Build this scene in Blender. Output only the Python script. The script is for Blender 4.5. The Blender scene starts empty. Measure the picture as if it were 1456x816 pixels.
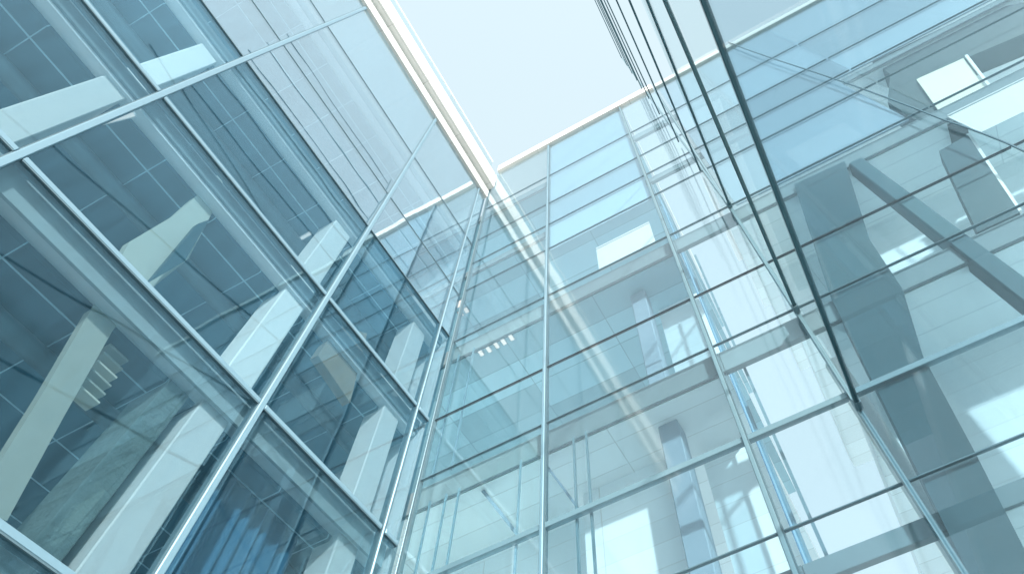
import bpy, bmesh, math, random
from mathutils import Vector, Euler, Matrix
random.seed(4)
S = bpy.context.scene
COL = S.collection
U = 7.5                      # one plan unit in metres: the court is two units wide
EYE = 1.6

# ------------------------------------------------------------------ camera
F, CX, CY = 1000.9, 728 + 147.7, 408 + 89.1
ROT = Euler((2.60350505, 0.07774306, 0.46386154), 'XYZ')
cam = bpy.data.cameras.new('camera'); cam_o = bpy.data.objects.new('camera', cam)
COL.objects.link(cam_o); S.camera = cam_o
cam_o.location = (0, 0, EYE); cam_o.rotation_euler = ROT
cam.sensor_width = 36; cam.lens = F / 1456 * 36
cam.shift_x = -147.7 / 1456; cam.shift_y = 89.1 / 1456
cam.clip_end = 5000; cam.clip_start = 0.05
RM = ROT.to_matrix()

def ray(px, py):
    return RM @ Vector(((px - CX) / F, -(py - CY) / F, -1))
def on_y(px, py, y=1.0):      # picture point -> point of the plane y (plan units)
    d = ray(px, py); return d * (y / d.y)
def on_x(px, py, x=-1.0):
    d = ray(px, py); return d * (x / d.x)
def on_z(px, py, z):
    d = ray(px, py); return d * (z / d.z)
def W(x, y, z):
    return Vector((x * U, y * U, z * U + EYE))

# ------------------------------------------------------------------ materials
def new_mat(name):
    m = bpy.data.materials.new(name); m.use_nodes = True
    nt = m.node_tree; nt.nodes.clear()
    out = nt.nodes.new('ShaderNodeOutputMaterial')
    return m, nt, out

def principled(name, col, rough=0.5, metal=0.0, noise=0.06, nscale=3.0, bump=0.0, bscale=40, spec=0.5):
    m, nt, out = new_mat(name)
    b = nt.nodes.new('ShaderNodeBsdfPrincipled')
    tc = nt.nodes.new('ShaderNodeTexCoord')
    n = nt.nodes.new('ShaderNodeTexNoise'); n.inputs['Scale'].default_value = nscale
    n.inputs['Detail'].default_value = 6
    nt.links.new(tc.outputs['Object'], n.inputs['Vector'])
    mx = nt.nodes.new('ShaderNodeMix'); mx.data_type = 'RGBA'
    mx.inputs[6].default_value = tuple(c * (1 - noise) for c in col) + (1,)
    mx.inputs[7].default_value = tuple(min(1, c * (1 + noise)) for c in col) + (1,)
    nt.links.new(n.outputs['Fac'], mx.inputs[0])
    nt.links.new(mx.outputs[2], b.inputs['Base Color'])
    b.inputs['Roughness'].default_value = rough; b.inputs['Metallic'].default_value = metal
    b.inputs['Specular IOR Level'].default_value = spec
    if bump:
        n2 = nt.nodes.new('ShaderNodeTexNoise'); n2.inputs['Scale'].default_value = bscale
        n2.inputs['Detail'].default_value = 8
        nt.links.new(tc.outputs['Object'], n2.inputs['Vector'])
        bp = nt.nodes.new('ShaderNodeBump'); bp.inputs['Strength'].default_value = bump
        bp.inputs['Distance'].default_value = 0.03
        nt.links.new(n2.outputs['Fac'], bp.inputs['Height'])
        nt.links.new(bp.outputs['Normal'], b.inputs['Normal'])
    nt.links.new(b.outputs[0], out.inputs[0])
    return m

def tiled(name, col, line, sx, sy, wx=0.012, wy=0.012, rough=0.7, vary=0.12, ax=(0, 1)):
    """flat ceiling material: panels sx by sy metres with thin joints of another colour"""
    m, nt, out = new_mat(name)
    b = nt.nodes.new('ShaderNodeBsdfPrincipled'); b.inputs['Roughness'].default_value = rough
    tc = nt.nodes.new('ShaderNodeTexCoord')
    sep = nt.nodes.new('ShaderNodeSeparateXYZ'); nt.links.new(tc.outputs['Object'], sep.inputs[0])
    def joint(axis, step, wid):
        d = nt.nodes.new('ShaderNodeMath'); d.operation = 'DIVIDE'; d.inputs[1].default_value = step
        nt.links.new(sep.outputs[axis], d.inputs[0])
        fr = nt.nodes.new('ShaderNodeMath'); fr.operation = 'FRACT'; nt.links.new(d.outputs[0], fr.inputs[0])
        lt = nt.nodes.new('ShaderNodeMath'); lt.operation = 'LESS_THAN'; lt.inputs[1].default_value = wid / step
        nt.links.new(fr.outputs[0], lt.inputs[0])
        fl = nt.nodes.new('ShaderNodeMath'); fl.operation = 'FLOOR'; nt.links.new(d.outputs[0], fl.inputs[0])
        return lt, fl
    j1, f1 = joint(ax[0], sx, wx); j2, f2 = joint(ax[1], sy, wy)
    mxx = nt.nodes.new('ShaderNodeMath'); mxx.operation = 'MAXIMUM'
    nt.links.new(j1.outputs[0], mxx.inputs[0]); nt.links.new(j2.outputs[0], mxx.inputs[1])
    cmb = nt.nodes.new('ShaderNodeCombineXYZ'); nt.links.new(f1.outputs[0], cmb.inputs[0]); nt.links.new(f2.outputs[0], cmb.inputs[1])
    wn = nt.nodes.new('ShaderNodeTexWhiteNoise'); nt.links.new(cmb.outputs[0], wn.inputs['Vector'])
    mr = nt.nodes.new('ShaderNodeMapRange'); mr.inputs['To Min'].default_value = 1 - vary; mr.inputs['To Max'].default_value = 1 + vary
    nt.links.new(wn.outputs['Value'], mr.inputs['Value'])
    mu = nt.nodes.new('ShaderNodeVectorMath'); mu.operation = 'SCALE'; mu.inputs[0].default_value = col
    nt.links.new(mr.outputs[0], mu.inputs['Scale'])
    mx = nt.nodes.new('ShaderNodeMix'); mx.data_type = 'RGBA'
    nt.links.new(mxx.outputs[0], mx.inputs[0]); nt.links.new(mu.outputs[0], mx.inputs[6])
    mx.inputs[7].default_value = line + (1,)
    nt.links.new(mx.outputs[2], b.inputs['Base Color'])
    nt.links.new(b.outputs[0], out.inputs[0])
    return m

def glass(name, tint, r0=0.05, power=5.0, film=0.03, film_col=(.8, .9, .92), wave=0.0, tilt=.014, coat=(.90, .97, 1.0), gain=1.0, rough=0.0):
    """thin architectural glass: tinted see-through, Schlick reflection, a faint film of streaky dust that doubles as painted haze"""
    m, nt, out = new_mat(name)
    tr = nt.nodes.new('ShaderNodeBsdfTransparent')
    oi0 = nt.nodes.new('ShaderNodeObjectInfo'); mr0 = nt.nodes.new('ShaderNodeMapRange')
    mr0.inputs['To Min'].default_value = .93; mr0.inputs['To Max'].default_value = 1.05
    nt.links.new(oi0.outputs['Random'], mr0.inputs['Value'])
    sv = nt.nodes.new('ShaderNodeVectorMath'); sv.operation = 'SCALE'; sv.inputs[0].default_value = tint
    nt.links.new(mr0.outputs[0], sv.inputs['Scale'])
    mn = nt.nodes.new('ShaderNodeVectorMath'); mn.operation = 'MINIMUM'; mn.inputs[1].default_value = (1, 1, 1)
    nt.links.new(sv.outputs[0], mn.inputs[0]); nt.links.new(mn.outputs[0], tr.inputs[0])
    gl = nt.nodes.new('ShaderNodeBsdfGlossy'); gl.inputs['Roughness'].default_value = rough
    gl.inputs[0].default_value = (.93, .98, 1, 1)
    lw = nt.nodes.new('ShaderNodeLayerWeight'); lw.inputs['Blend'].default_value = 0.5
    pw = nt.nodes.new('ShaderNodeMath'); pw.operation = 'POWER'; pw.inputs[1].default_value = power
    nt.links.new(lw.outputs['Facing'], pw.inputs[0])
    ma = nt.nodes.new('ShaderNodeMath'); ma.operation = 'MULTIPLY_ADD'
    ma.inputs[1].default_value = (1 - r0) * gain; ma.inputs[2].default_value = r0
    nt.links.new(pw.outputs[0], ma.inputs[0])
    if wave:
        tc = nt.nodes.new('ShaderNodeTexCoord')
        n2 = nt.nodes.new('ShaderNodeTexNoise'); n2.inputs['Scale'].default_value = 0.55; n2.inputs['Detail'].default_value = 1
        nt.links.new(tc.outputs['Object'], n2.inputs['Vector'])
        bp = nt.nodes.new('ShaderNodeBump'); bp.inputs['Strength'].default_value = 1; bp.inputs['Distance'].default_value = wave
        nt.links.new(n2.outputs['Fac'], bp.inputs['Height']); nt.links.new(bp.outputs['Normal'], gl.inputs['Normal'])
    # every pane sits at a slightly different angle
    oi = nt.nodes.new('ShaderNodeObjectInfo'); wn = nt.nodes.new('ShaderNodeTexWhiteNoise'); wn.noise_dimensions = '1D'
    nt.links.new(oi.outputs['Random'], wn.inputs['W'])
    sb = nt.nodes.new('ShaderNodeVectorMath'); sb.operation = 'SUBTRACT'; sb.inputs[1].default_value = (.5, .5, .5)
    nt.links.new(wn.outputs['Color'], sb.inputs[0])
    sc = nt.nodes.new('ShaderNodeVectorMath'); sc.operation = 'SCALE'; sc.inputs['Scale'].default_value = tilt
    nt.links.new(sb.outputs[0], sc.inputs[0])
    ge = nt.nodes.new('ShaderNodeNewGeometry')
    av = nt.nodes.new('ShaderNodeVectorMath'); av.operation = 'ADD'; nt.links.new(sc.outputs[0], av.inputs[1])
    nt.links.new((bp if wave else ge).outputs['Normal'], av.inputs[0])
    nv = nt.nodes.new('ShaderNodeVectorMath'); nv.operation = 'NORMALIZE'; nt.links.new(av.outputs[0], nv.inputs[0])
    nt.links.new(nv.outputs[0], gl.inputs['Normal'])
    gl.inputs[0].default_value = coat + (1,)
    mix = nt.nodes.new('ShaderNodeMixShader')
    nt.links.new(ma.outputs[0], mix.inputs[0]); nt.links.new(tr.outputs[0], mix.inputs[1]); nt.links.new(gl.outputs[0], mix.inputs[2])
    last = mix
    if film:  # dust streaks, plus a milky wash put in for haze
        df = nt.nodes.new('ShaderNodeBsdfTranslucent'); df.inputs[0].default_value = film_col + (1,)
        d2 = nt.nodes.new('ShaderNodeBsdfDiffuse'); d2.inputs[0].default_value = film_col + (1,)
        ad = nt.nodes.new('ShaderNodeMixShader'); ad.inputs[0].default_value = .5
        nt.links.new(df.outputs[0], ad.inputs[1]); nt.links.new(d2.outputs[0], ad.inputs[2])
        m2 = nt.nodes.new('ShaderNodeMixShader'); 
        tcf = nt.nodes.new('ShaderNodeTexCoord'); mp = nt.nodes.new('ShaderNodeMapping'); mp.inputs['Scale'].default_value = (5, 5, .35)
        nt.links.new(tcf.outputs['Object'], mp.inputs[0])
        nf = nt.nodes.new('ShaderNodeTexNoise'); nf.inputs['Scale'].default_value = 1; nf.inputs['Detail'].default_value = 7; nf.inputs['Roughness'].default_value = .65
        nt.links.new(mp.outputs[0], nf.inputs['Vector'])
        mrf = nt.nodes.new('ShaderNodeMapRange'); mrf.inputs['From Min'].default_value = .3; mrf.inputs['From Max'].default_value = .75
        mrf.inputs['To Min'].default_value = film * .45; mrf.inputs['To Max'].default_value = film * 2.0
        nt.links.new(nf.outputs['Fac'], mrf.inputs['Value']); nt.links.new(mrf.outputs[0], m2.inputs[0])
        nt.links.new(mix.outputs[0], m2.inputs[1]); nt.links.new(ad.outputs[0], m2.inputs[2]); last = m2
    nt.links.new(last.outputs[0], out.inputs[0])
    return m

def lamp_mat(name, col, s):
    m, nt, out = new_mat(name)
    e = nt.nodes.new('ShaderNodeEmission'); e.inputs[0].default_value = col + (1,); e.inputs[1].default_value = s
    nt.links.new(e.outputs[0], out.inputs[0]); return m

M = {
 'alu':    principled('pale_aluminium', (.17, .28, .34), .4, .3),
 'gasket': principled('dark_gasket', (.07, .125, .15), .5),
 'steel':  principled('blue_grey_steel', (.10, .17, .20), .4, .3),
 'steel2': principled('mid_grey_steel', (.17, .27, .31), .35, .3),
 'slate':  principled('slate_paint', (.02, .085, .11), .6, noise=.15),
 'black':  principled('black_steel', (.012, .025, .035), .4),
 'rail':   principled('dark_teal_rail', (.03, .085, .105), .3, .2),
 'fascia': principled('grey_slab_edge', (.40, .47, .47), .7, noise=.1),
 'fasciaB': principled('dark_grey_edge', (.17, .23, .25), .7, noise=.1),  # darker grey for the back and upper left slab edges
 'slab':   principled('pale_screed', (.86, .87, .87), .7, noise=.06),
 'white':  principled('white_render', (.82, .83, .82), .6, noise=.03),
 'offwhite': principled('off_white_paint', (.82, .80, .76), .6, noise=.04),
 'wall_w': tiled('white_wall_panels', (.79, .87, .90), (.62, .66, .66), 3.1, .55, .02, .012, vary=.04, ax=(0, 2)),
 'blue2': principled('light_blue_panel', (.27, .42, .51), .45, noise=.05, nscale=.4),
 'blindf': principled('grey_blind_cloth', (.55, .60, .61), .8),
 'sand': principled('sand_plaster', (.46, .48, .41), .7, noise=.1),
 'cream':  principled('cream_plaster', (.74, .72, .60), .6, noise=.04),
 'cornice':tiled('cream_stone', (.66, .66, .63), (.36, .36, .35), 2.4, 2.4, .015, .015, vary=.04),
 'conc':   principled('rough_concrete', (.13, .18, .17), .9, noise=.3, nscale=5, bump=1.0, bscale=9),
 'teal':   principled('teal_painted_steel', (.004, .052, .07), .5, noise=.15),
 'dteal':  principled('dark_teal_cladding', (.003, .036, .044), .6, noise=.15),
 'blue':   principled('blue_spandrel_panel', (.24, .335, .41), .45, noise=.05, nscale=.4),
 'curt':   principled('blue_grey_curtain', (.05, .16, .26), .9, noise=.1),
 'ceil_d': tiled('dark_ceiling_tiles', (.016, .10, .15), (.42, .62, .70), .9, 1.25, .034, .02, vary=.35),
 'ceil_w': tiled('white_ceiling_panels', (.84, .92, .94), (.55, .62, .63), 5.4, .62, .02, .014, vary=.06),
 'ceil_m': tiled('blue_grey_ceiling_panels', (.30, .51, .59), (.16, .29, .34), 2.7, .9, .02, .02, vary=.2),
 'wood':   principled('brown_panel', (.30, .23, .15), .6, noise=.2),
 'ground': tiled('pale_paving', (.60, .60, .58), (.4, .4, .39), 1.2, 1.2, .015, .015, vary=.08),
 'glassL': glass('blue_tinted_glass', (.735, .81, .84), .032, 3.5, .022, (.30, .70, .96), wave=.004, coat=(.58, .87, 1.0)),
 'glassLU': glass('upper_glare_glass', (.78, .87, .91), .22, 2.8, .034, (.60, .85, 1.0), wave=.005, coat=(.86, .96, 1.0)),  # stronger reflection and paler film put in as glare on the upper panes
 'glassB': glass('pale_glass', (.905, .965, .985), .055, 4.2, .012, wave=.005, tilt=.02, rough=.06),
 'glassR': glass('grey_blue_glass', (.925, .965, .975), .025, 5, .006, wave=.003),
 'glassS': glass('teal_screen_glass', (.77, .855, .89), .006, 5, .008, gain=.15),
 'glassU': glass('clear_screen_glass', (.95, .985, .985), .01, 5, .004, gain=.2),
 'lamp':   lamp_mat('lit_lamp', (1, .98, .92), .5),
}

# ------------------------------------------------------------------ builders
def mesh_obj(name, bm, mat, parent=None, bevel=0.0):
    if bevel:
        bmesh.ops.bevel(bm, geom=bm.edges[:], offset=bevel, segments=1, affect='EDGES')
    bmesh.ops.recalc_face_normals(bm, faces=bm.faces[:])
    me = bpy.data.meshes.new(name); bm.to_mesh(me); bm.free()
    me.materials.append(mat)
    o = bpy.data.objects.new(name, me); COL.objects.link(o)
    if parent is not None:
        o.parent = parent
        root = parent
        off = Vector((0, 0, 0))
        while root is not None:
            off += root.location; root = root.parent
        for v in me.vertices: v.co -= off
    return o

def add_box(bm, a, b):
    """axis-aligned box between two corners given in metres"""
    lo = [min(a[i], b[i]) for i in range(3)]; hi = [max(a[i], b[i]) for i in range(3)]
    vs = [bm.verts.new((x, y, z)) for x in (lo[0], hi[0]) for y in (lo[1], hi[1]) for z in (lo[2], hi[2])]
    for f in ((0,1,3,2),(4,6,7,5),(0,4,5,1),(2,3,7,6),(0,2,6,4),(1,5,7,3)):
        bm.faces.new([vs[i] for i in f])

def box(name, a, b, mat, parent=None, bevel=0.0):
    bm = bmesh.new(); add_box(bm, a, b); return mesh_obj(name, bm, mat, parent, bevel)

def bar(name, p, q, w, h, mat, parent=None, up=(0, 0, 1), bevel=0.0):
    """beam of w by h metres from p to q (metres)"""
    bm = bmesh.new(); add_bar(bm, p, q, w, h, up); return mesh_obj(name, bm, mat, parent, bevel)
def add_bar(bm, p, q, w, h, up=(0, 0, 1)):
    p = Vector(p); q = Vector(q); d = (q - p).normalized(); upv = Vector(up)
    s = d.cross(upv)
    if s.length < 1e-4: s = d.cross(Vector((0, 1, 0)))
    s.normalize(); u = s.cross(d).normalized()
    r = []
    for e in (p, q):
        r.append([bm.verts.new(e + s * (w / 2) * i + u * (h / 2) * j) for i, j in ((-1,-1),(1,-1),(1,1),(-1,1))])
    for i in range(4):
        bm.faces.new([r[0][i], r[0][(i+1) % 4], r[1][(i+1) % 4], r[1][i]])
    bm.faces.new(r[0][::-1]); bm.faces.new(r[1])

def prism(name, pts, off, mat, parent=None, bevel=0.0):
    """outline (metres) pushed along off"""
    bm = bmesh.new(); off = Vector(off)
    a = [bm.verts.new(p) for p in pts]; b = [bm.verts.new(Vector(p) + off) for p in pts]
    n = len(pts)
    bm.faces.new(a); bm.faces.new(b[::-1])
    for i in range(n): bm.faces.new([a[i], b[i], b[(i+1) % n], a[(i+1) % n]])
    return mesh_obj(name, bm, mat, parent, bevel)

def thing(name, label, cat, loc=(0, 0, 0), group=None):
    o = bpy.data.objects.new(name, None); COL.objects.link(o)
    o.location = loc; o['label'] = label; o['category'] = cat
    if group: o['group'] = group
    o.empty_display_size = .5
    return o
def tag(o, label, cat, group=None):
    o['label'] = label; o['category'] = cat
    if group: o['group'] = group
    return o

# ------------------------------------------------------------------ the setting
g = box('ground', (-400, -400, -.3), (400, 400, 0), M['ground']); g['kind'] = 'structure'

# ------------------------------------------------------------------ left wing
LB = thing('glass_building', 'long glass wing on the left with wide blue panes, pale mullions and dark tiled ceilings', 'building', W(-1.6, 0, -EYE / U))
Y_L = [-1.35, -.735, -.12, .495, .93]
Z_L = [-.19, .20, .755, 1.315, 1.84, 2.375, 2.72, 3.28, 4.0]
ys = Y_L + [.998]
for i in range(len(ys) - 1):
    for k in range(len(Z_L) - 1):
        a = W(-1, ys[i], Z_L[k]); b = W(-1, ys[i+1], Z_L[k+1])
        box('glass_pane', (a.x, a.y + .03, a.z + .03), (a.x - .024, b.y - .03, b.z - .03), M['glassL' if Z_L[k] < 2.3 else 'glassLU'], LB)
for y in Y_L:
    p = W(-1, y, -.2); q = W(-1, y, 4.0)
    w = .105 if y < .9 else .045
    mu = box('mullion', (p.x + .04, p.y - w/2, p.z), (p.x - .16, p.y + w/2, q.z), M['alu'], LB, .012)
    box('gasket', (p.x + .015, p.y - w/2 - .018, p.z), (p.x - .12, p.y - w/2 - .002, q.z), M['gasket'], mu)
for k, z in enumerate(Z_L[1:-1]):
    for i in range(len(Y_L) - 1 + 1):
        y0 = ys[i]; y1 = ys[i+1]
        p = W(-1, y0, z); q = W(-1, y1, z)
        h = .11 if z < 2.0 else (.05 if z < 2.6 else .035)
        mm = M['alu'] if z < 2.0 else M['steel']
        t = box('transom', (p.x + (.03 if z < 2 else .015), p.y + .06, p.z - h/2), (p.x - (.15 if z < 2 else .06), q.y - .06, p.z + h/2), mm, LB, .01)
        if z < 2.6:
            box('gasket', (p.x + .025, p.y + .07, p.z - h/2 - .022), (p.x - .1, q.y - .07, p.z - h/2 - .002), M['gasket'], t)
for z in (.2, .755, 1.315, 1.84, 2.375, 3.28):
    a = W(-1.028, -1.6, z); b = W(-2.3, .985, z)
    f = box('floor_slab', (a.x - .06, a.y, a.z - .44), (b.x, b.y, b.z - .12), M['slab'], LB)
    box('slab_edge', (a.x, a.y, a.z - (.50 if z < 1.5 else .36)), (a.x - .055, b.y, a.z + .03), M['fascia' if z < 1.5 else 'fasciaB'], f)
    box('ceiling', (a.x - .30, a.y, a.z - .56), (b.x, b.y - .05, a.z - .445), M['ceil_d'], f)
a = W(-1.0, .99, -.2); b = W(-2.3, .999, 4.0)
box('end_wall', (a.x - .12, a.y, a.z), (b.x, b.y, b.z), M['white'], LB)
a = W(-2.3, -1.6, -.2); b = W(-2.33, .999, 4.0)
box('rear_wall', a, b, M['white'], LB)
for z in (1.315, 1.84, 2.375):
    a = W(-1.20, -1.55, z); b = W(-1.20, .96, z)
    bm = bmesh.new()
    bmesh.ops.create_cone(bm, cap_ends=True, segments=20, radius1=.16, radius2=.16, depth=b.y - a.y,
                          matrix=Matrix.Translation((a.x, (a.y + b.y) / 2, a.z - .76)) @ Matrix.Rotation(math.pi / 2, 4, 'X'))
    du = mesh_obj('duct', bm, M['steel'], LB)
    for f_ in du.data.polygons: f_.use_smooth = len(f_.vertices) == 4
# white and rough columns just inside the glass, beside the mullions
for y0, y1 in ((.405, .478), (.845, .915), (-.205, -.145)):
    a = W(-1.045, y0, -.2); b = W(-1.12, y1, 2.30)
    box('column', a, b, M['offwhite'], LB, .02)
a = W(-1.06, .335, -.2); b = W(-1.16, .385, 1.25)
box('column', a, b, M['conc'], LB, .01)['label'] = 'rough grey green concrete column'
# roof edge: cornice steps, glass balustrade
for (x0, x1, z0, z1, mt) in ((-.985, -2.35, 4.0, 4.13, 'cornice'), (-.95, -2.35, 4.133, 4.28, 'white'), (-.972, -2.35, 4.283, 4.45, 'cornice')):
    a = W(x0, -1.6, z0); b = W(x1, .998, z1)
    box('cornice', a, b, M['cornice'], LB, .02)
Yb = [-1.35, -.735, -.12, .495, .985]
for i in range(4):
    a = W(-1.0, Yb[i], 4.453); b = W(-1.0, Yb[i+1], 4.70)
    box('glass_balustrade', (a.x, a.y + .02, a.z), (a.x - .02, b.y - .02, b.z), M['glassU'], LB)
a = W(-1.0, -1.35, 4.705); b = W(-1.0, .985, 4.72)
box('handrail', (a.x + .02, a.y, a.z), (a.x - .04, b.y, b.z - .05), M['white'], LB)

# ------------------------------------------------------------------ back block
BB = thing('glass_building', 'pale glass block closing the court, with white ceilings and grey floor edges', 'building', W(.3, 1.5, -EYE / U))
X_B = [-.998, -.585, -.09, .145, .87, 1.7]
Z_B = [-.19, .30, .898, 1.17, 1.555, 1.84, 2.335, 2.775, 3.06, 3.35, 3.8, 4.42]
for i in range(len(X_B) - 1):
    for k in range(len(Z_B) - 1):
        a = W(X_B[i], 1, Z_B[k]); b = W(X_B[i+1], 1, Z_B[k+1])
        box('glass_pane', (a.x + .015, a.y, a.z + .015), (b.x - .015, a.y + .024, b.z - .015), M['glassB' if i < 3 else 'glassR'], BB)
for x, w, mt in ((-.988, .03, 'steel'), (-.585, .07, 'alu'), (-.09, .07, 'steel2'), (.145, .055, 'steel2')):
    p = W(x, 1, -.2); q = W(x, 1, 4.42)
    mu = box('mullion', (p.x - w/2, p.y - .05, p.z), (p.x + w/2, p.y + .12, q.z), M[mt], BB, .01)
    box('gasket', (p.x + w/2 + .002, p.y - .02, p.z), (p.x + w/2 + .025, p.y + .1, q.z), M['gasket'], mu)
for z, h, mt in ((.30,.05,'black'), (.898, .03, 'steel'), (1.17, .13, 'steel2'), (1.555, .03, 'steel'), (1.84, .035, 'black'), (2.335, .035, 'steel'),
                 (2.775, .025, 'steel'), (3.06, .02, 'steel'), (3.35, .02, 'steel'), (3.8, .02, 'steel')):
    for i in range(len(X_B) - 1):
        a = W(X_B[i], 1, z); b = W(X_B[i+1], 1, z)
        g0 = .036 if i < 3 else 0.03
        box('transom', (a.x + g0, a.y - .008, a.z - h/2), (b.x - g0, a.y + (.10 if z == 1.17 else .05), a.z + h/2), M[mt], BB, .006)
SLOT = (-.078, .19)
for z0, z1 in ((.79, .835), (1.46, 1.55), (2.235, 2.33), (3.0, 3.055), (3.72, 3.795)):
    for x0, x1 in ((-1.6, SLOT[0]), (SLOT[1], 1.9)):
        a = W(x0, 1.022, z0); b = W(x1, 2.3, z1)
        f = box('floor_slab', (a.x, a.y + .06, a.z + .13), (b.x, b.y, b.z - .01), M['slab'], BB)
        cm = 'ceil_m' if (z0 > 2 and x0 < 0) else 'ceil_w'
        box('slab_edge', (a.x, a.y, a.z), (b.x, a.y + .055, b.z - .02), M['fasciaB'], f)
        box('ceiling', (a.x, a.y + .12, a.z + .04), (b.x, b.y, a.z + .125), M[cm], f)
    a = W(SLOT[0], 1.022, z0); b = W(SLOT[1], 1.022, z1)
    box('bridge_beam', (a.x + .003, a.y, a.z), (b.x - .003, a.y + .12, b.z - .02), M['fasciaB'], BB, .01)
for x0, x1 in ((-.998, SLOT[0]), (SLOT[1], 1.72)):
    a = W(x0, 1.02, 4.42); b = W(x1, 2.3, 4.5)
    box('roof', (a.x, a.y, a.z), (b.x, b.y, b.z), M['slab'], BB)
for y0, z0, z1, mt in ((.985, 4.425, 4.53, 'cornice'),):
    a = W(-.945, y0, z0); b = W(.14, 1.018, z1)
    box('cornice', a, b, M['cornice'], BB, .02)
a = W(.15, .99, 4.425); b = W(1.72, 1.018, 4.50)
box('cornice', a, b, M['fascia'], BB, .02)
# blue panels behind the upper right glass
for k in range(6, len(Z_B) - 1):
    a = W(.17, 1.012, Z_B[k]); b = W(.80 if k < 8 else 1.7, 1.018, Z_B[k+1])
    box('spandrel_panel', (a.x, a.y, a.z + .03), (b.x, b.y, b.z - .03), M['blue'], BB)
# white walls added a step behind the glass, to brighten the rooms with sun
for x0, x1, z0, z1, y in ((-.575, -.315, .0, 1.46, 1.20), (-.235, -.085, .0, 1.46, 1.24), (-1.55, -.60, .0, 1.46, 1.28), (-.235, -.085, 1.56, 2.23, 1.20),
                          (.20, 1.85, .0, .785, 1.26), (.20, 1.85, .84, 1.455, 1.26), (.20, 1.85, 1.56, 2.23, 1.26)):
    a = W(x0, y, z0); b = W(x1, y + .015, z1)
    box('added_inner_wall', (a.x, a.y, a.z + .14), (b.x, b.y, b.z - .02), M['wall_w'], BB)
for k in range(7, len(Z_B) - 1):
    a = W(-.575, 1.012, Z_B[k]); b = W(-.10, 1.018, Z_B[k+1])
    box('spandrel_panel', (a.x, a.y, a.z + .03), (b.x, b.y, b.z - .03), M['blue2'], BB)
# columns
a = W(-.30, 1.10, -.2); b = W(-.245, 1.16, 2.235)
box('column', a, b, M['blue'], BB, .02)
def quad_y(pts, y):
    return [W(*on_y(px, py, y)) for px, py in pts]
prism('leaning_column', quad_y([(1129,262),(1201,229),(1236,340),(1283,410),(1312,505),(1385,640),(1475,816),(1378,816),(1330,720),(1250,560),(1180,420)], 1.0105), (0, .45, 0), M['teal'], BB)
a = W(.545, 1.0105, .9); b = W(.592, 1.06, 2.235)
box('column', a, b, M['slate'], BB, .03)
prism('bulkhead', quad_y([(1240,88),(1385,18),(1456,4),(1560,-40),(1560,0),(1456,48),(1303,113),(1335,160),(1376,182),(1300,170),(1262,145),(1266,106)], 1.045), (0, .6, 0), M['dteal'], BB)

# side glazing of the open slot, cream panel and white posts on the right
for x in (SLOT[0] + .006,):
    a = W(x, 1.03, -.2); b = W(x, 1.16, 2.9)
    box('side_pane', (a.x, a.y, a.z), (a.x + .02, b.y, b.z), M['glassL'], BB)
    for yy in (1.15,):
        c = W(x, yy, -.2)
        box('side_post', (a.x + .023, c.y - .03, a.z), (a.x + .06, c.y + .03, b.z), M['alu'], BB)
box('side_post', W(-.035, 1.05, -.2), W(-.028, 1.057, 2.2), M['steel2'], BB)
prism('wall_panel', quad_y([(1303,113),(1370,83),(1402,125),(1335,158)], 1.035), (0, .05, 0), M['cream'], BB)
bar('white_post', W(*on_y(1374,80,1.03)), W(*on_y(1409,126,1.03)), .07, .07, M['white'], BB, up=(0, 1, 0))
bar('white_post', W(*on_y(1377,192,1.05)), W(*on_y(1450,302,1.05)), .08, .08, M['white'], BB, up=(0, 1, 0))
prism('leaning_column', quad_y([(1335,215),(1376,192),(1450,302),(1390,330)], 1.034), (0, .3, 0), M['teal'], BB)

# ------------------------------------------------------------------ right-hand screen of glass and rails
SC = thing('glass_screen', 'tall screen of teal glass and stacked dark horizontal rails on the right', 'glass screen', W(.145, .4, -EYE / U))
R = [((1000,0),(1213,583),.075), ((945,0),(1140,440),.07), ((920,0),(1040,294),.058), ((905,0),(996,243),.05), ((891,0),(965,202),.045), ((878,0),(938,163),.045)]
zs = []
for (p, q, w) in R:
    a = on_x(*p, .145); b = on_x(*q, .145)
    z = on_y(*q, .985).z
    za = a.z if a.y < .985 else z
    s = (z - za) / (.985 - a.y)
    y_far = -.5
    zs.append(z); xr = .145 if z < 2.4 else on_y(*q, .985).x
    bar('rail', W(xr, y_far, z + s * (y_far - .985)), W(xr, .985, z), w, w * 1.3, M['rail'], SC, bevel=.01)
for e in ((923,141),(913,127),(906,115),(899,105),(892,94),(884,83)):
    c = on_y(*e, .985); zs.append(c.z)
    bar('rail', W(c.x, -.3, c.z), W(c.x, .985, c.z), .045, .06, M['rail'], SC, bevel=.01)
a = W(.145, -.5, -.2); b = W(.145, .985, zs[0])
box('glass_pane', (a.x - .012, a.y, a.z), (a.x + .012, b.y, b.z - .07), M['glassS'], SC)
for i in range(2):
    a = W(.145, -.5, zs[i]); b = W(.145, .985, zs[i+1])
    box('glass_pane', (a.x - .01, a.y, a.z + .12), (a.x + .01, b.y, b.z - .12), M['glassU'], SC)
for z in zs[:3]:
    c = W(.145, .985, z)
    box('bracket', (c.x - .055, c.y - .16, c.z - .07), (c.x + .055, c.y - .002, c.z + .07), M['steel'], SC, .008)
p = W(.145, .985, -.2); q = W(.145, .985, 2.4)
box('post', (p.x - .03, p.y + .002, p.z), (p.x + .03, p.y + .05, q.z), M['steel2'], SC)
bar('post', W(.143, .992, 2.402), W(.062, .992, 5.95), .05, .05, M['steel2'], SC, up=(0, 1, 0))

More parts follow.
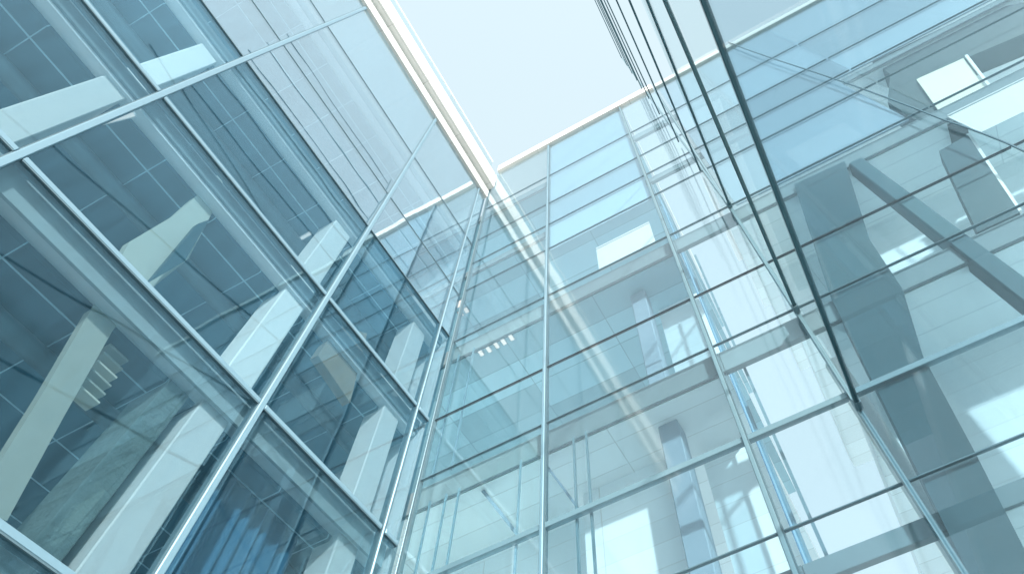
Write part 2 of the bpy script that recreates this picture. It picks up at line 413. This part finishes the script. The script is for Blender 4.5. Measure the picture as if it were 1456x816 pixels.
# ------------------------------------------------------------------ small things
bm = bmesh.new()
pts = [W(*on_y(px, py, .985)) for px, py in ((1035,60),(1060,70),(1100,84),(1140,97),(1200,117),(1290,150),(1340,170),(1370,180),(1400,191),(1430,203),(1456,215),(1500,232))]
for i in range(len(pts) - 1): add_bar(bm, pts[i], pts[i+1], .03, .03, (0, 1, 0))
tag(mesh_obj('cable', bm, M['steel']), 'thin dark cable hanging in a loose curve down the upper right glass', 'cable')


# partitions inside the pale rooms of the back block
for px, py in ((603,750),(625,750),(643,750),(738,690)):
    p = on_y(px, py, 1.011)
    a = W(p.x, 1.011, -.2); b = W(p.x, 1.011, 1.46)
    box('partition_post', (a.x - .018, a.y, a.z), (a.x + .018, a.y + .04, b.z), M['alu'], BB)
for px, py in ((640,560),(665,540)):
    p = on_y(px, py, 1.011)
    a = W(p.x, 1.011, 1.56); b = W(p.x, 1.011, 2.235)
    box('partition_post', (a.x - .018, a.y, a.z), (a.x + .018, a.y + .04, b.z), M['alu'], BB)

for px, py in ((818,700),(841,740),(1066,640)):
    p = on_y(px, py, 1.014)
    a = W(p.x, 1.014, -.2); b = W(p.x, 1.014, 1.46)
    box('partition_post', (a.x - .02, a.y, a.z), (a.x + .02, a.y + .05, b.z), M['steel2'], BB)
# slender bars standing in for diagonal reflections in the back block glass
for (p, q, t_) in (((770,652),(822,722),.05), ((676,684),(738,762),.07)):
    bar('reflection_bar', W(*on_y(*p, 1.06)), W(*on_y(*q, 1.06)), t_, t_, M['blue'], BB, up=(0, 1, 0))
# round pipes and a slim post behind the right-hand glass
for px, py, y in ((1265,640,1.14),(1300,690,1.17)):
    p = on_y(px, py, y); a = W(p.x, y, -.2); b = W(p.x, y, 1.46)
    bm = bmesh.new()
    bmesh.ops.create_cone(bm, cap_ends=True, segments=24, radius1=.16, radius2=.16, depth=b.z - a.z, matrix=Matrix.Translation((a.x, a.y, (a.z + b.z) / 2)))
    pi_ = mesh_obj('pipe', bm, M['offwhite'], BB)
    for f_ in pi_.data.polygons: f_.use_smooth = len(f_.vertices) == 4

# a flight of stairs inside the left wing
ST = thing('staircase', 'cream staircase with stepped treads inside the left wing, behind the large left pane', 'staircase', W(-1.2, .2, -EYE / U))
xs = -1.055
def qx(pts, x): return [W(*on_x(px, py, x)) for px, py in pts]
prism('soffit', qx([(-40,720),(60,560),(150,405),(184,344),(250,305),(322,240),(308,290),(268,368),(222,405),(160,470),(92,590),(10,740)], xs - .01), (-.14, 0, 0), M['sand'], ST)
prism('stringer', qx([(214,400),(262,372),(298,312),(282,318)], xs + .03), (-.12, 0, 0), M['teal'], ST)
for i in range(11):
    t = i / 10
    px, py = 128 + t * 84, 560 - t * 118
    p = on_x(px, py, xs - .03)
    c = W(*p)
    box('tread', (c.x, c.y - .17, c.z - .02), (c.x - .25, c.y + .17, c.z + .02), M['sand'] if i % 3 else M['cream'], ST, .006)

prism('wood_panel', qx([(452,505),(480,462),(522,474),(498,572)], -1.05), (-.2, 0, 0), M['wood'], LB)['label'] = 'brown panel behind the glass'

# curtain behind the lowest pane of the corner bay
bm = bmesh.new()
a = W(-1.12, .56, .2); b = W(-1.12, .80, 1.235)
N = 90; rows = []
for s_ in (0, 1):
    for zz, amp in ((a.z, 1.0), (a.z * .4 + b.z * .6, .8), (b.z, .45)):
        rows.append([bm.verts.new((a.x - s_ * .02 + amp * .10 * math.sin(i * .55 + .8 * math.sin(i * .13)),
                                   a.y + (b.y - a.y) * i / N + .03 * math.sin(i * .3), zz)) for i in range(N + 1)])
for r0 in (0, 1, 3, 4):
    for i in range(N): bm.faces.new([rows[r0][i], rows[r0][i+1], rows[r0+1][i+1], rows[r0+1][i]])
for i in range(N):
    bm.faces.new([rows[0][i], rows[3][i], rows[3][i+1], rows[0][i+1]]); bm.faces.new([rows[2][i], rows[2][i+1], rows[5][i+1], rows[5][i]])
for e in (0, N):
    for r0 in (0, 1): bm.faces.new([rows[r0][e], rows[r0+1][e], rows[r0+4][e], rows[r0+3][e]])
c_ = mesh_obj('curtain', bm, M['curt'])
for f_ in c_.data.polygons: f_.use_smooth = True
tag(c_, 'blue grey curtain hanging in folds behind the low pane near the corner', 'curtain')

# blinds behind the upper panes of the back block
def blind(x0, x1, z0, z1, label, mt='blindf'):
    t = thing('roller_blind', label, 'blind', W((x0 + x1) / 2, 1.018, z1), 'roller blinds in the back block')
    a = W(x0, 1.0185, z0); b = W(x1, 1.0185, z1)
    box('fabric', (a.x, a.y - .045, a.z), (b.x, a.y - .035, b.z - .06), M[mt], t)
    box('roller', (a.x, a.y - .075, b.z - .058), (b.x, a.y - .015, b.z), M['white'], t, .01)
    return t
blind(-.37, -.14, 2.345, 2.56, 'white roller blind drawn halfway down, under the grey panes left of the rails')

blind(.875, 1.30, 2.02, 2.228, 'wide white roller blind at the far right, below the dark overhang', 'white')

# lamps
ZC = (2.235 * U + .04 - .032) / U
for px, py in ((684,502),(695,497),(706,491),(716,486),(727,480)):
    p = on_z(px, py, ZC); c = W(*p)
    t = thing('ceiling_light', 'small square ceiling light in the row of five in the corner room', 'ceiling light', c, 'row of square ceiling lights')
    box('frame', (c.x - .065, c.y - .10, c.z + .005), (c.x + .065, c.y + .10, c.z + .03), M['alu'], t)
    box('diffuser', (c.x - .052, c.y - .085, c.z - .012), (c.x + .052, c.y + .085, c.z + .003), M['lamp'], t)
ZC2 = (3.0 * U + .04 - .032) / U
for (px, py, w_, lab) in ((653,432,.14,'long bright ceiling lamp, upper one of the cluster beside the corner line'),
                     (655,446,.07,'small bright ceiling lamp, lower left of the cluster beside the corner line'),
                     (663,441,.07,'small bright ceiling lamp, lower right of the cluster beside the corner line')):
    p = on_z(px, py, ZC2); c = W(*p)
    t = thing('ceiling_light', lab, 'ceiling light', c, 'cluster of corner ceiling lamps')
    box('frame', (c.x - w_ - .03, c.y - .12, c.z + .005), (c.x + w_ + .03, c.y + .12, c.z + .03), M['alu'], t)
    box('diffuser', (c.x - w_, c.y - .10, c.z - .012), (c.x + w_, c.y + .10, c.z + .003), M['lamp'], t)
def tube(p, q, label):
    t = thing('tube_light', label, 'tube light', (p + q) / 2, 'tube lights in the left wing')
    bar('housing', p + Vector((0, 0, .05)), q + Vector((0, 0, .05)), .10, .05, M['white'], t)
    bar('tube', p, q, .06, .04, M['lamp'], t)
ZT = 2.375 - (.56 + .105) / U
tube(W(*on_z(413, 348, ZT)), W(*on_z(441, 332, ZT)), 'short bright tube light on the ceiling above the middle transom, beside the tall mullion crossing')
ZT = 1.84 - (.56 + .105) / U
tube(W(*on_z(138, 176, ZT)), W(*on_z(190, 163, ZT)), 'long tube light on the ceiling just below the upper left mullion crossing')

# ------------------------------------------------------------------ light
SUN_EL, SUN_AZ = math.radians(31), math.radians(135)     # azimuth from +Y towards +X
w = bpy.data.worlds.new('World'); S.world = w; w.use_nodes = True
nt = w.node_tree; nt.nodes.clear()
out = nt.nodes.new('ShaderNodeOutputWorld'); bg = nt.nodes.new('ShaderNodeBackground')
sky = nt.nodes.new('ShaderNodeTexSky'); sky.sky_type = 'NISHITA'; sky.sun_disc = False
sky.sun_elevation = SUN_EL; sky.sun_rotation = SUN_AZ
sky.dust_density = 4; sky.air_density = 1.0; sky.ozone_density = 1.0
hsv = nt.nodes.new('ShaderNodeHueSaturation'); hsv.inputs['Hue'].default_value = .488; hsv.inputs['Saturation'].default_value = .6
nt.links.new(sky.outputs[0], hsv.inputs['Color'])
veil = nt.nodes.new('ShaderNodeMix'); veil.data_type = 'RGBA'; veil.inputs[0].default_value = .58   # thin high cloud
veil.inputs[7].default_value = (3.85, 4.75, 5.0, 1)
nt.links.new(hsv.outputs[0], veil.inputs[6]); nt.links.new(veil.outputs[2], bg.inputs[0])
bg.inputs[1].default_value = .13
nt.links.new(bg.outputs[0], out.inputs[0])
sl = bpy.data.lights.new('sun', 'SUN'); so = bpy.data.objects.new('sun', sl); COL.objects.link(so)
sl.energy = 3.6; sl.angle = math.radians(2.0); sl.color = (1, .97, .93)
d = Vector((math.sin(SUN_AZ) * math.cos(SUN_EL), math.cos(SUN_AZ) * math.cos(SUN_EL), math.sin(SUN_EL)))
so.rotation_euler = d.to_track_quat('Z', 'Y').to_euler(); so.location = d * 60

S.view_settings.view_transform = 'Standard'; S.view_settings.look = 'None'
S.view_settings.exposure = 1.06; S.view_settings.gamma = 1
S.render.engine = 'CYCLES'
cy = S.cycles
cy.transparent_max_bounces = 40; cy.max_bounces = 10; cy.diffuse_bounces = 6; cy.glossy_bounces = 6
cy.caustics_reflective = False; cy.caustics_refractive = False
cy.use_denoising = True
try: cy.denoiser = 'OPENIMAGEDENOISE'
except Exception: pass
cy.sample_clamp_indirect = 6
